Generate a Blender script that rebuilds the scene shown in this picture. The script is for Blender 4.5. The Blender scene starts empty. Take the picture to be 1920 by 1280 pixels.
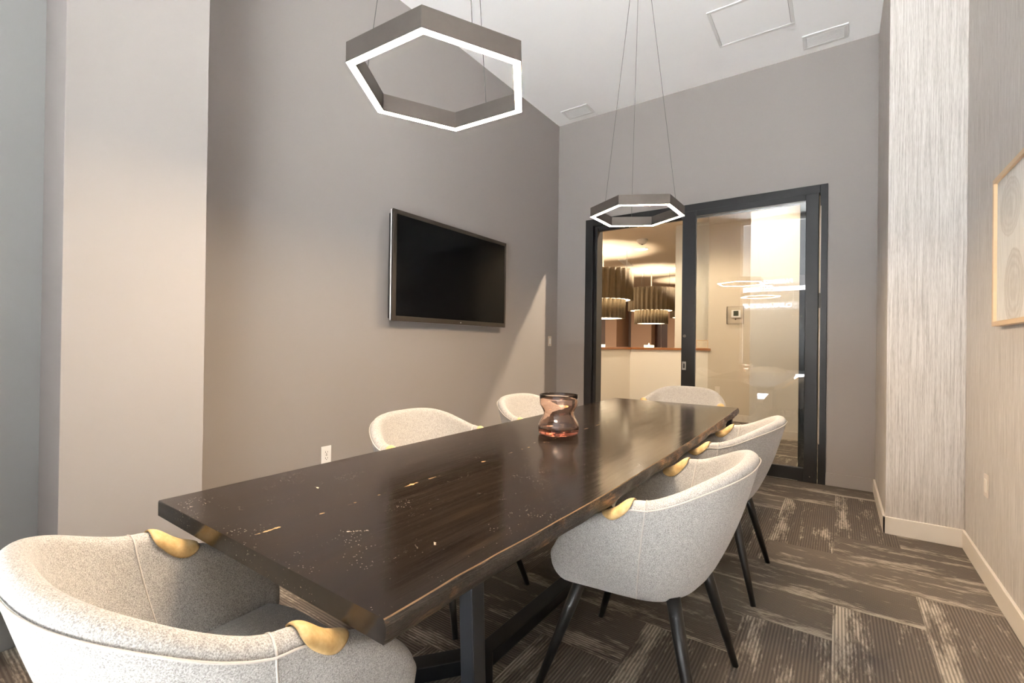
import bpy, bmesh, math, random
from mathutils import Vector, Matrix, noise
random.seed(7)
S = bpy.context.scene
COL = S.collection
PI = math.pi

# ------------------------------------------------------------------ camera
H = 1.2
yaw, pitch, roll = 0.6105, 0.0045, 0.0131
fw = Vector((-math.sin(yaw) * math.cos(pitch), math.cos(yaw) * math.cos(pitch), math.sin(pitch)))
rt = Vector((math.cos(yaw), math.sin(yaw), 0))
up = rt.cross(fw)
rr = rt * math.cos(roll) + up * math.sin(roll)
uu = up * math.cos(roll) - rt * math.sin(roll)
cd = bpy.data.cameras.new('camera')
cd.sensor_width = 36
cd.lens = 874.98 / 1920 * 36
cd.clip_start = 0.02
cam = bpy.data.objects.new('camera', cd)
COL.objects.link(cam)
m = Matrix((rr, uu, -fw)).transposed().to_4x4()
m.translation = (0, 0, H)
cam.matrix_world = m
S.camera = cam

# ------------------------------------------------------------------ world and exposure
W = bpy.data.worlds.new('overcast_sky')
S.world = W
W.use_nodes = True
bg = W.node_tree.nodes['Background']
bg.inputs[0].default_value = (0.92, 0.96, 1.0, 1)
bg.inputs[1].default_value = 0.72
S.view_settings.view_transform = 'Standard'
S.view_settings.look = 'None'
S.view_settings.gamma = 1
S.view_settings.use_curve_mapping = False
S.view_settings.exposure = 1.42
c = S.cycles
c.max_bounces = 10
c.diffuse_bounces = 6
c.glossy_bounces = 6
c.transmission_bounces = 8
c.transparent_max_bounces = 16
c.caustics_reflective = False
c.caustics_refractive = False
c.sample_clamp_indirect = 40
c.use_denoising = True


def light(name, kind, loc, power, color, **kw):
    d = bpy.data.lights.new(name, kind)
    d.energy = power
    d.color = color
    for k, v in kw.items():
        if k not in ('rot',):
            setattr(d, k, v)
    o = bpy.data.objects.new(name, d)
    COL.objects.link(o)
    o.location = loc
    if 'rot' in kw:
        o.rotation_euler = kw['rot']
    return o


# daylight portal in the window opening behind the camera
pl = light('window_daylight_portal', 'AREA', (-0.5, -0.93, 1.8), 1, (1, 1, 1), rot=(PI / 2, 0, PI), shape='RECTANGLE', size=2.24, size_y=3.5)
pl.data.cycles.is_portal = True
sun = light('sun', 'SUN', (0, 10, 20), 54.0, (0.95, 0.975, 1.0), rot=(math.radians(-26), math.radians(-6), 0), angle=0.01)   # from behind the building onto the street
WARM = (1.0, 0.82, 0.60)
light('lobby_fill_light', 'AREA', (-7.2, 9.5, 3.3), 260, (1.0, 0.82, 0.60), shape='RECTANGLE', size=1.6, size_y=5.0)   # fill light added out of view to lift the lobby ambient
# ------------------------------------------------------------------ materials
def srgb(r, g, b):
    f = lambda v: (v / 255 / 12.92) if v / 255 <= 0.04045 else ((v / 255 + 0.055) / 1.055) ** 2.4
    return (f(r), f(g), f(b), 1)


class N:
    def __init__(s, name):
        s.m = bpy.data.materials.new(name)
        s.m.use_nodes = True
        s.t = s.m.node_tree
        s.b = s.t.nodes['Principled BSDF']
        s.out = s.t.nodes['Material Output']

    def n(s, ty, **kw):
        x = s.t.nodes.new(ty)
        for k, v in kw.items():
            setattr(x, k, v)
        return x

    def l(s, a, b):
        s.t.links.new(a, b)

    def math(s, op, a, b=None, c=None, clamp=False):
        x = s.n('ShaderNodeMath', operation=op)
        x.use_clamp = clamp
        for i, v in enumerate((a, b, c)):
            if v is None:
                continue
            if isinstance(v, (int, float)):
                x.inputs[i].default_value = v
            else:
                s.l(v, x.inputs[i])
        return x.outputs[0]

    def mix(s, f, a, b):
        x = s.n('ShaderNodeMix', data_type='RGBA')
        for sock, v in ((x.inputs[0], f), (x.inputs[6], a), (x.inputs[7], b)):
            if isinstance(v, (int, float)):
                sock.default_value = v
            elif isinstance(v, (tuple, list)):
                sock.default_value = v
            else:
                s.l(v, sock)
        return x.outputs[2]

    def co(s, scale=(1, 1, 1), which='Object'):
        t = s.n('ShaderNodeTexCoord')
        mp = s.n('ShaderNodeMapping')
        mp.inputs['Scale'].default_value = scale
        s.l(t.outputs[which], mp.inputs[0])
        return mp.outputs[0]

    def noise(s, vec, scale=5, detail=3, rough=0.55, dim='3D'):
        x = s.n('ShaderNodeTexNoise')
        x.inputs['Scale'].default_value = scale
        x.inputs['Detail'].default_value = detail
        x.inputs['Roughness'].default_value = rough
        if vec is not None:
            s.l(vec, x.inputs['Vector'])
        return x.outputs['Fac']

    def ramp(s, f, stops):
        x = s.n('ShaderNodeValToRGB')
        e = x.color_ramp.elements
        while len(e) < len(stops):
            e.new(0.5)
        for i, (p, cc) in enumerate(stops):
            e[i].position = p
            e[i].color = cc if len(cc) == 4 else (*cc, 1)
        s.l(f, x.inputs[0])
        return x.outputs[0]

    def bump(s, h, strength=0.3, dist=0.001):
        x = s.n('ShaderNodeBump')
        x.inputs['Strength'].default_value = strength
        x.inputs['Distance'].default_value = dist
        s.l(h, x.inputs['Height'])
        s.l(x.outputs[0], s.b.inputs['Normal'])

    def set(s, **kw):
        mp = dict(col='Base Color', rough='Roughness', metal='Metallic', ior='IOR', coat='Coat Weight', coatr='Coat Roughness', spec='Specular IOR Level', trans='Transmission Weight', sheen='Sheen Weight')
        for k, v in kw.items():
            sock = s.b.inputs[mp[k]]
            if isinstance(v, (int, float, tuple, list)):
                sock.default_value = v
            else:
                s.l(v, sock)
        return s.m


def plain(name, col, rough=0.5, metal=0.0, var=0.04, scale=8, **kw):
    k = N(name)
    nz = k.noise(k.co(), scale, 3)
    lo = tuple(v * (1 - var) for v in col[:3]) + (1,)
    hi = tuple(min(1, v * (1 + var)) for v in col[:3]) + (1,)
    return k.set(col=k.mix(nz, lo, hi), rough=rough, metal=metal, **kw)


def paint(name, col, rough=0.6):
    k = N(name)
    v = k.co()
    nz = k.noise(v, 1.3, 2)
    lo = tuple(x * 0.975 for x in col[:3]) + (1,)
    hi = tuple(min(1, x * 1.025) for x in col[:3]) + (1,)
    k.bump(k.noise(v, 260, 2), 0.12, 0.0006)
    return k.set(col=k.mix(nz, lo, hi), rough=rough, spec=0.35)


def emis(name, col, strength):
    k = N(name)
    k.b.inputs['Base Color'].default_value = (0.8, 0.8, 0.8, 1)
    k.b.inputs['Emission Color'].default_value = (*col[:3], 1)
    k.b.inputs['Emission Strength'].default_value = strength
    return k.m


M = {}
M['taupe'] = paint('taupe_wall_paint', (0.295, 0.268, 0.253))
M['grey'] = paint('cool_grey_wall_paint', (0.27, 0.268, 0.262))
M['white'] = paint('white_ceiling_paint', (0.91, 0.91, 0.91), 0.75)
M['cream_trim'] = paint('cream_trim_paint', (0.70, 0.64, 0.56), 0.4)
M['lobby_cream'] = paint('lobby_cream_paint', (0.73, 0.68, 0.60))
M['lobby_pale'] = paint('lobby_pale_paint', (0.56, 0.53, 0.45))
M['lobby_tan'] = paint('lobby_tan_paint', (0.55, 0.48, 0.385))
M['lobby_mauve'] = paint('lobby_mauve_paint', (0.30, 0.235, 0.22))
M['lobby_pink'] = paint('lobby_pinkish_tan_paint', (0.45, 0.30, 0.22))
M['lobby_ceiling'] = paint('lobby_ceiling_paint', (0.68, 0.60, 0.49))
M['red_brown'] = plain('red_brown_door_wood', (0.06, 0.018, 0.012), 0.4)
M['black_metal'] = plain('black_powder_coated_metal', (0.018, 0.0175, 0.018), 0.38, 0.0, 0.1, spec=0.35)
M['steel_dark'] = plain('blackened_steel', (0.018, 0.02, 0.024), 0.3, 0.3, 0.12)
M['leg_black'] = plain('black_stained_wood', (0.014, 0.013, 0.013), 0.32, 0, 0.2, 30)
M['bronze'] = plain('brushed_bronze_metal', (0.15, 0.13, 0.115), 0.36, 0.8, 0.06, 40)
M['silver'] = plain('satin_silver', (0.62, 0.62, 0.62), 0.3, 0.9)
M['steel'] = plain('stainless_steel', (0.6, 0.6, 0.6), 0.25, 1.0)
M['white_plastic'] = plain('white_plastic', (0.78, 0.77, 0.75), 0.35, 0, 0.02)
M['beige_plastic'] = plain('beige_plastic', (0.58, 0.50, 0.42), 0.35, 0, 0.02)
M['vent_white'] = plain('white_enamelled_metal', (0.70, 0.69, 0.68), 0.4, 0, 0.02)
M['vent_dark'] = plain('shadowed_duct', (0.2, 0.2, 0.2), 0.7)
M['slot'] = plain('dark_slot', (0.02, 0.02, 0.02), 0.6)
M['bezel'] = plain('dark_bronze_bezel', (0.042, 0.033, 0.025), 0.36, 0.0, 0.05, spec=0.3)
M['screen'] = plain('television_screen', (0.004, 0.004, 0.0045), 0.16, 0, 0.1, spec=0.15)
M['cable'] = plain('steel_cable', (0.07, 0.068, 0.065), 0.5, 0.0)
M['oak'] = plain('pale_oak', (0.62, 0.44, 0.26), 0.45, 0, 0.08, 20)
M['cap_wood'] = plain('orange_brown_wood', (0.28, 0.105, 0.03), 0.35, 0, 0.15, 10)
M['lit'] = emis('pendant_led_diffuser', (1.0, 0.75, 0.50), 165.0)
M['lamp_glow'] = emis('lamp_diffuser', (1.0, 0.78, 0.5), 3.0)
M['downlight'] = emis('downlight_lens', (1.0, 0.86, 0.66), 9.0)
M['flame'] = emis('candle_flame', (1.0, 0.8, 0.45), 6.0)
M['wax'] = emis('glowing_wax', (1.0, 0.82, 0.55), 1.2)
M['exit_green'] = emis('green_sign', (0.25, 1.0, 0.45), 6.0)
M['letters'] = plain('white_letters', (0.9, 0.9, 0.9), 0.5)
M['concrete'] = plain('pale_concrete', (0.62, 0.61, 0.59), 0.8, 0, 0.08, 2)
M['street'] = plain('pale_street', (0.78, 0.78, 0.77), 0.85, 0, 0.06, 2)
M['garage_dark'] = plain('dark_garage_interior', (0.045, 0.045, 0.05), 0.8)
M['facade'] = plain('facade_panel', (0.05, 0.048, 0.048), 0.7, 0, 0.06, 2)


def m_wallpaper():
    k = N('vertical_stria_wallpaper')
    t = k.n('ShaderNodeTexCoord')
    mp = k.n('ShaderNodeMapping')
    mp.inputs['Scale'].default_value = (1, 1, 0.022)
    k.l(t.outputs['Object'], mp.inputs[0])
    a = k.noise(mp.outputs[0], 140, 4, 0.6)
    mp2 = k.n('ShaderNodeMapping')
    mp2.inputs['Scale'].default_value = (1, 1, 0.05)
    k.l(t.outputs['Object'], mp2.inputs[0])
    b = k.noise(mp2.outputs[0], 420, 2, 0.5)
    f = k.math('ADD', k.math('MULTIPLY', a, 0.65), k.math('MULTIPLY', b, 0.35))
    col = k.ramp(f, [(0.36, (0.37, 0.335, 0.305)), (0.50, (0.51, 0.475, 0.44)), (0.64, (0.63, 0.595, 0.56))])
    k.bump(f, 0.5, 0.0016)
    return k.set(col=col, rough=0.55, spec=0.35)


M['wallpaper'] = m_wallpaper()


def m_carpet():
    """planks of ribbed carpet laid in a herringbone"""
    k = N('herringbone_ribbed_carpet')
    w = 0.329
    t = k.n('ShaderNodeTexCoord')
    sp = k.n('ShaderNodeSeparateXYZ')
    k.l(t.outputs['Object'], sp.inputs[0])
    u = k.math('DIVIDE', k.math('SUBTRACT', sp.outputs[0], -0.012), w)
    v = k.math('DIVIDE', k.math('SUBTRACT', sp.outputs[1], 2.33), w)
    i = k.math('FLOOR', u)
    j = k.math('FLOOR', v)
    kk = k.math('FLOORED_MODULO', k.math('ADD', k.math('SUBTRACT', i, j), 3), 6)
    ver = k.math('GREATER_THAN', kk, 2.5)
    # plank id
    hi = k.math('SUBTRACT', i, kk)
    vj = k.math('SUBTRACT', j, k.math('SUBTRACT', 5, kk))
    ida = k.math('ADD', k.math('MULTIPLY', k.math('SUBTRACT', 1, ver), hi), k.math('MULTIPLY', ver, i))
    idb = k.math('ADD', k.math('MULTIPLY', k.math('SUBTRACT', 1, ver), j), k.math('MULTIPLY', ver, vj))
    # local along / across
    al = k.math('ADD', k.math('MULTIPLY', k.math('SUBTRACT', 1, ver), sp.outputs[0]), k.math('MULTIPLY', ver, sp.outputs[1]))
    ac = k.math('ADD', k.math('MULTIPLY', k.math('SUBTRACT', 1, ver), sp.outputs[1]), k.math('MULTIPLY', ver, sp.outputs[0]))
    cb = k.n('ShaderNodeCombineXYZ')
    k.l(ida, cb.inputs[0]); k.l(idb, cb.inputs[1]); k.l(ver, cb.inputs[2])
    wn = k.n('ShaderNodeTexWhiteNoise', noise_dimensions='3D')
    k.l(cb.outputs[0], wn.inputs['Vector'])
    rnd = wn.outputs['Value']
    c2 = k.n('ShaderNodeCombineXYZ')
    k.l(k.math('MULTIPLY', al, 3.2), c2.inputs[0])
    k.l(k.math('MULTIPLY', ac, 17.0), c2.inputs[1])
    k.l(k.math('MULTIPLY', rnd, 57.0), c2.inputs[2])
    st = k.noise(c2.outputs[0], 1.0, 5, 0.62)
    c3 = k.n('ShaderNodeCombineXYZ')
    k.l(k.math('MULTIPLY', al, 26.0), c3.inputs[0])
    k.l(k.math('MULTIPLY', ac, 110.0), c3.inputs[1])
    k.l(k.math('MULTIPLY', rnd, 31.0), c3.inputs[2])
    fine = k.noise(c3.outputs[0], 1.0, 3, 0.6)
    rib = k.math('SINE', k.math('MULTIPLY', ac, 2 * PI / 0.0125))
    rib01 = k.math('MULTIPLY_ADD', rib, 0.5, 0.5)
    # edge streak on one long side of each plank
    fr = k.math('FRACT', k.math('ADD', k.math('MULTIPLY', ver, u), k.math('MULTIPLY', k.math('SUBTRACT', 1, ver), v)))
    edge = k.math('SMOOTH_MIN', k.math('MULTIPLY', k.math('SUBTRACT', 0.30, fr), 0.55), 0.14, 0.1)
    edge = k.math('MAXIMUM', edge, -0.02)
    s2 = k.math('ADD', st, edge)
    s3 = k.math('ADD', s2, k.math('MULTIPLY', k.math('SUBTRACT', fine, 0.5), 0.42))
    light_f = k.math('MULTIPLY', k.math('SUBTRACT', s3, 0.535), 6.0, clamp=True)
    dark = k.mix(rnd, (0.13, 0.108, 0.09, 1), (0.21, 0.175, 0.145, 1))
    dark = k.mix(k.math('MULTIPLY', fine, 0.6), dark, (0.20, 0.168, 0.138, 1))
    col = k.mix(light_f, dark, (0.56, 0.49, 0.40, 1))
    col = k.mix(k.math('MULTIPLY', k.math('SUBTRACT', 1, rib01), 0.6), col, (0.065, 0.055, 0.047, 1))
    hgt = k.math('ADD', rib01, k.math('MULTIPLY', fine, 0.5))
    k.bump(hgt, 0.7, 0.003)
    return k.set(col=col, rough=0.95, spec=0.1)


M['carpet'] = m_carpet()


def m_fabric():
    k = N('heathered_oatmeal_upholstery')
    v = k.co()
    a = k.noise(v, 420, 3, 0.7)
    b = k.noise(v, 90, 2, 0.5)
    f = k.math('ADD', k.math('MULTIPLY', a, 0.9), k.math('MULTIPLY', b, 0.1))
    col = k.ramp(f, [(0.34, (0.19, 0.18, 0.168)), (0.5, (0.38, 0.365, 0.345)), (0.66, (0.57, 0.555, 0.53))])
    k.bump(a, 0.45, 0.0015)
    return k.set(col=col, rough=0.92, spec=0.15, sheen=0.25)


M['fabric'] = m_fabric()
M['piping'] = plain('oatmeal_seam_piping', (0.52, 0.485, 0.44), 0.9, 0, 0.1, 200)


def m_leather():
    k = N('mustard_leather_patch')
    v = k.co()
    nz = k.noise(v, 38, 4, 0.6)
    col = k.ramp(nz, [(0.3, (0.44, 0.28, 0.10)), (0.55, (0.58, 0.40, 0.18)), (0.75, (0.70, 0.53, 0.29))])
    k.bump(k.noise(v, 300, 3), 0.3, 0.001)
    return k.set(col=col, rough=0.48, spec=0.5)


M['leather'] = m_leather()


def m_table():
    k = N('dark_espresso_wood_top')
    t = k.n('ShaderNodeTexCoord')
    def mp(sc):
        x = k.n('ShaderNodeMapping'); x.inputs['Scale'].default_value = sc
        k.l(t.outputs['Object'], x.inputs[0]); return x.outputs[0]
    g = k.noise(mp((1, 0.045, 1)), 70, 5, 0.6)
    g2 = k.noise(mp((1, 0.12, 1)), 16, 3, 0.5)
    f = k.math('ADD', k.math('MULTIPLY', g, 0.6), k.math('MULTIPLY', g2, 0.4))
    col = k.ramp(f, [(0.3, (0.007, 0.005, 0.004)), (0.55, (0.016, 0.0112, 0.0085)), (0.75, (0.042, 0.027, 0.016))])
    # pale dust specks
    vo = k.n('ShaderNodeTexVoronoi'); vo.inputs['Scale'].default_value = 120
    k.l(mp((1, 1, 1)), vo.inputs['Vector'])
    spk = k.math('LESS_THAN', vo.outputs['Distance'], k.math('MULTIPLY', k.math('SUBTRACT', k.noise(mp((1, 1, 1)), 9, 4, 0.7), 0.44), 0.95))
    col = k.mix(k.math('MULTIPLY', spk, 0.45), col, (0.42, 0.38, 0.33, 1))
    # plank joint with worn pale wood showing
    sp = k.n('ShaderNodeSeparateXYZ'); k.l(t.outputs['Object'], sp.inputs[0])
    wob = k.math('MULTIPLY', k.math('SUBTRACT', k.noise(mp((0.2, 1, 1)), 5, 3), 0.5), 0.02)
    d = k.math('ABSOLUTE', k.math('SUBTRACT', k.math('ADD', sp.outputs[0], wob), -0.025))
    brk = k.math('MULTIPLY', k.math('SUBTRACT', k.noise(mp((0.1, 1, 1)), 13, 4, 0.7), 0.52), 0.045, clamp=True)
    crack = k.math('LESS_THAN', d, brk)
    col = k.mix(crack, col, (0.50, 0.33, 0.17, 1))
    seam = k.math('LESS_THAN', d, 0.0011)
    col = k.mix(k.math('MULTIPLY', seam, 0.75), col, (0.004, 0.003, 0.003, 1))
    # a few scratches
    vs = k.n('ShaderNodeTexVoronoi', feature='DISTANCE_TO_EDGE'); vs.inputs['Scale'].default_value = 3.0
    k.l(mp((1.2, 0.7, 1)), vs.inputs['Vector'])
    sc = k.math('MULTIPLY', k.math('LESS_THAN', vs.outputs['Distance'], 0.006), k.math('GREATER_THAN', k.noise(mp((1, 1, 1)), 17, 4, 0.7), 0.66))
    col = k.mix(k.math('MULTIPLY', sc, 0.8), col, (0.5, 0.42, 0.34, 1))
    rough = k.math('ADD', k.math('MULTIPLY', g, 0.12), 0.085)
    k.bump(k.math('ADD', g, k.math('MULTIPLY', g2, 1.5)), 0.16, 0.0010)
    return k.set(col=col, rough=rough, spec=0.35)


M['table'] = m_table()


def m_edge():
    k = N('live_edge_bark_wood')
    t = k.n('ShaderNodeTexCoord')
    def mp(sc):
        x = k.n('ShaderNodeMapping'); x.inputs['Scale'].default_value = sc
        k.l(t.outputs['Object'], x.inputs[0]); return x.outputs[0]
    a = k.noise(mp((1, 0.35, 1)), 14, 5, 0.65)
    b = k.noise(mp((1, 0.25, 2)), 60, 4, 0.7)
    sp = k.n('ShaderNodeSeparateXYZ'); k.l(t.outputs['Object'], sp.inputs[0])
    far = k.math('MULTIPLY', k.math('ADD', sp.outputs[1], 0.55), 0.9, clamp=True)   # more tan patches towards the far half
    thr = k.math('ADD', a, k.math('MULTIPLY', far, 0.14))
    f = k.math('MULTIPLY', k.math('SUBTRACT', thr, 0.55), 9, clamp=True)
    tan_tone = k.ramp(b, [(0.35, (0.03, 0.017, 0.01)), (0.47, (0.17, 0.085, 0.035)), (0.65, (0.36, 0.20, 0.09))])
    bark = k.ramp(b, [(0.35, (0.008, 0.006, 0.005)), (0.6, (0.035, 0.025, 0.018)), (0.8, (0.08, 0.06, 0.045))])
    k.bump(k.math('ADD', a, k.math('MULTIPLY', b, 0.6)), 0.9, 0.008)
    return k.set(col=k.mix(f, bark, tan_tone), rough=0.38, spec=0.5)


M['edge'] = m_edge()
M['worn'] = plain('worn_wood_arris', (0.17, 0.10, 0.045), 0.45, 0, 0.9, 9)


def m_pane(name, ior, tint=(1, 1, 1, 1)):
    k = N(name)
    fr = k.n('ShaderNodeFresnel'); fr.inputs[0].default_value = ior
    tr = k.n('ShaderNodeBsdfTransparent'); tr.inputs[0].default_value = tint
    gl = k.n('ShaderNodeBsdfGlossy'); gl.inputs['Roughness'].default_value = 0.0
    mx = k.n('ShaderNodeMixShader')
    k.l(fr.outputs[0], mx.inputs[0]); k.l(tr.outputs[0], mx.inputs[1]); k.l(gl.outputs[0], mx.inputs[2])
    k.l(mx.outputs[0], k.out.inputs[0])
    k.t.nodes.remove(k.b)
    return k.m


M['pane'] = m_pane('clear_door_glass', 1.9, (0.97, 0.975, 0.965, 1))
M['wpane'] = m_pane('clear_window_glass', 1.2)
M['acrylic'] = m_pane('clear_acrylic', 1.15, (0.985, 0.98, 0.97, 1))
M['card_glass'] = plain('printed_card', (0.66, 0.60, 0.47), 0.4, 0, 0.3, 60)


def m_vase():
    k = N('rose_amber_glass')
    k.set(col=(0.95, 0.80, 0.72, 1), rough=0.0, ior=1.48, trans=1.0)
    nz = k.noise(k.co(), 14, 2)
    k.bump(nz, 0.15, 0.004)
    va = k.n('ShaderNodeVolumeAbsorption')
    va.inputs[0].default_value = (0.82, 0.42, 0.30, 1)
    va.inputs[1].default_value = 11.0
    k.l(va.outputs[0], k.out.inputs['Volume'])
    return k.m


M['vase'] = m_vase()


def m_pleat():
    k = N('olive_grey_pleated_fabric')
    v = k.co()
    nz = k.noise(v, 12, 3)
    k.set(col=k.mix(nz, (0.16, 0.125, 0.08, 1), (0.24, 0.19, 0.125, 1)), rough=0.8)
    tl = k.n('ShaderNodeBsdfTranslucent'); tl.inputs[0].default_value = (0.36, 0.26, 0.13, 1)
    mx = k.n('ShaderNodeMixShader'); mx.inputs[0].default_value = 0.14
    k.l(k.b.outputs[0], mx.inputs[1]); k.l(tl.outputs[0], mx.inputs[2]); k.l(mx.outputs[0], k.out.inputs[0])
    return k.m


M['pleat'] = m_pleat()


def m_art():
    """pale linen print with soft grey-brown rounded stone shapes"""
    k = N('abstract_linen_print')
    t = k.n('ShaderNodeTexCoord')
    sp = k.n('ShaderNodeSeparateXYZ'); k.l(t.outputs['Object'], sp.inputs[0])
    nz = k.noise(k.co(), 30, 4)
    mp = k.n('ShaderNodeMapping'); mp.inputs['Scale'].default_value = (1, 1, 0.03)
    k.l(t.outputs['Object'], mp.inputs[0])
    st = k.noise(mp.outputs[0], 220, 3)
    col = k.ramp(st, [(0.35, (0.55, 0.53, 0.49)), (0.65, (0.72, 0.70, 0.66))])
    for (cy, cz, ry, rz, shade) in ((-0.28, 0.16, 0.14, 0.17, 0.5), (-0.22, 0.52, 0.15, 0.13, 0.35), (-0.58, 0.30, 0.16, 0.2, 0.6)):
        dy = k.math('DIVIDE', k.math('SUBTRACT', sp.outputs[1], cy), ry)
        dz = k.math('DIVIDE', k.math('SUBTRACT', sp.outputs[2], cz), rz)
        d = k.math('ADD', k.math('MULTIPLY', dy, dy), k.math('MULTIPLY', dz, dz))
        d = k.math('ADD', d, k.math('MULTIPLY', k.math('SUBTRACT', nz, 0.5), 0.3))
        inside = k.math('MULTIPLY', k.math('SUBTRACT', 1.02, d), 12, clamp=True)
        ring = k.math('MULTIPLY_ADD', k.math('SINE', k.math('MULTIPLY', d, 22)), 0.2, 0.6)
        col = k.mix(k.math('MULTIPLY', k.math('MULTIPLY', inside, ring), shade), col, (0.30, 0.25, 0.21, 1))
    return k.set(col=col, rough=0.7)


M['art'] = m_art()

# ------------------------------------------------------------------ mesh helpers
class MB:
    def __init__(s):
        s.v = []; s.f = []; s.mi = []

    def add(s, vs, fs, mi=0):
        o = len(s.v)
        s.v += [tuple(v) for v in vs]
        s.f += [tuple(o + i for i in f) for f in fs]
        s.mi += [mi] * len(fs)
        return s

    def box(s, a, b, mi=0):
        (x0, y0, z0), (x1, y1, z1) = a, b
        x0, x1 = min(x0, x1), max(x0, x1); y0, y1 = min(y0, y1), max(y0, y1); z0, z1 = min(z0, z1), max(z0, z1)
        return s.add([(x0, y0, z0), (x1, y0, z0), (x1, y1, z0), (x0, y1, z0), (x0, y0, z1), (x1, y0, z1), (x1, y1, z1), (x0, y1, z1)],
                     [(0, 3, 2, 1), (4, 5, 6, 7), (0, 1, 5, 4), (1, 2, 6, 5), (2, 3, 7, 6), (3, 0, 4, 7)], mi)

    def bar(s, p, q, w, h, upv=(0, 0, 1)):
        """rectangular bar from p to q; w across, h along upv"""
        p, q = Vector(p), Vector(q)
        d = (q - p).normalized(); sx = d.cross(Vector(upv)).normalized(); sy = sx.cross(d).normalized()
        vs = []
        for e in (p, q):
            for a, b in ((-1, -1), (1, -1), (1, 1), (-1, 1)):
                vs.append(e + sx * a * w / 2 + sy * b * h / 2)
        return s.add(vs, [(0, 1, 2, 3), (7, 6, 5, 4), (0, 4, 5, 1), (1, 5, 6, 2), (2, 6, 7, 3), (3, 7, 4, 0)])

    def tube(s, pts, r, seg=8, closed=False, caps=True):
        pts = [Vector(p) for p in pts]
        n = len(pts)
        rs = r if isinstance(r, (list, tuple)) else [r] * n
        ref = None; rings = []
        for i in range(n):
            a = pts[i - 1] if (i > 0 or closed) else pts[i]
            b = pts[(i + 1) % n] if (i < n - 1 or closed) else pts[i]
            d = (b - a).normalized()
            if ref is None:
                ref = Vector((0, 0, 1)) if abs(d.z) < 0.9 else Vector((1, 0, 0))
            x = d.cross(ref).normalized(); y = x.cross(d).normalized(); ref = y
            rings.append([pts[i] + (x * math.cos(t) + y * math.sin(t)) * rs[i] for t in [2 * PI * k / seg for k in range(seg)]])
        vs = [v for rg in rings for v in rg]; fs = []
        for i in range(n if closed else n - 1):
            j = (i + 1) % n
            for k in range(seg):
                k2 = (k + 1) % seg
                fs.append((i * seg + k, i * seg + k2, j * seg + k2, j * seg + k))
        if caps and not closed:
            fs.append(tuple(range(seg))[::-1]); fs.append(tuple((n - 1) * seg + k for k in range(seg)))
        return s.add(vs, fs)

    def lathe(s, prof, seg=32, cx=0, cy=0, rf=None):
        """prof: list of (r,z); closed when both ends have r == 0"""
        vs = []; fs = []
        n = len(prof)
        for (r, z) in prof:
            for k in range(seg):
                t = 2 * PI * k / seg
                r2 = r if rf is None else r + rf(t, r)
                vs.append((cx + r2 * math.cos(t), cy + r2 * math.sin(t), z))
        for i in range(n - 1):
            for k in range(seg):
                k2 = (k + 1) % seg
                fs.append((i * seg + k, i * seg + k2, (i + 1) * seg + k2, (i + 1) * seg + k))
        return s.add(vs, fs)

    def build(s, name, mats, parent=None, loc=None, smooth=False, bevel=0, subsurf=0, bseg=2, weld=False, recalc=True):
        me = bpy.data.meshes.new(name)
        me.from_pydata(s.v, [], s.f)
        if not isinstance(mats, (list, tuple)):
            mats = [mats]
        for mm in mats:
            me.materials.append(mm)
        for p, i in zip(me.polygons, s.mi):
            p.material_index = i
            p.use_smooth = smooth
        bm = bmesh.new(); bm.from_mesh(me)
        if weld:
            bmesh.ops.remove_doubles(bm, verts=bm.verts, dist=1e-5)
        if recalc:
            bmesh.ops.recalc_face_normals(bm, faces=bm.faces)
        bm.to_mesh(me); bm.free()
        o = bpy.data.objects.new(name, me)
        COL.objects.link(o)
        if parent is not None:
            o.parent = parent
        if loc is not None:
            o.location = loc
        if bevel:
            b = o.modifiers.new('bevel', 'BEVEL'); b.width = bevel; b.segments = bseg; b.limit_method = 'ANGLE'; b.angle_limit = math.radians(40)
        if subsurf:
            b = o.modifiers.new('subd', 'SUBSURF'); b.levels = subsurf; b.render_levels = subsurf
        return o


def box(name, a, b, mat, parent=None, bevel=0.0, **kw):
    return MB().box(a, b).build(name, mat, parent, bevel=bevel, **kw)


def struct(o):
    o['kind'] = 'structure'
    return o


def tag(o, label, cat, group=None):
    o['label'] = label; o['category'] = cat
    if group:
        o['group'] = group
    return o


def thing(name, label, cat, loc=(0, 0, 0), rz=0, group=None):
    o = bpy.data.objects.new(name, None)
    COL.objects.link(o)
    o.location = loc; o.rotation_euler = (0, 0, rz)
    o.empty_display_size = 0.1
    return tag(o, label, cat, group)


def dup(root, loc, rz, label, group=None):
    r = root.copy(); COL.objects.link(r)
    r.location = loc; r.rotation_euler = (0, 0, rz); r['label'] = label
    if group:
        r['group'] = group
    for ch in list(root.children):
        q = ch.copy(); COL.objects.link(q); q.parent = r
        for g in ch.children:
            d = g.copy(); COL.objects.link(d); d.parent = q
    return r


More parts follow.
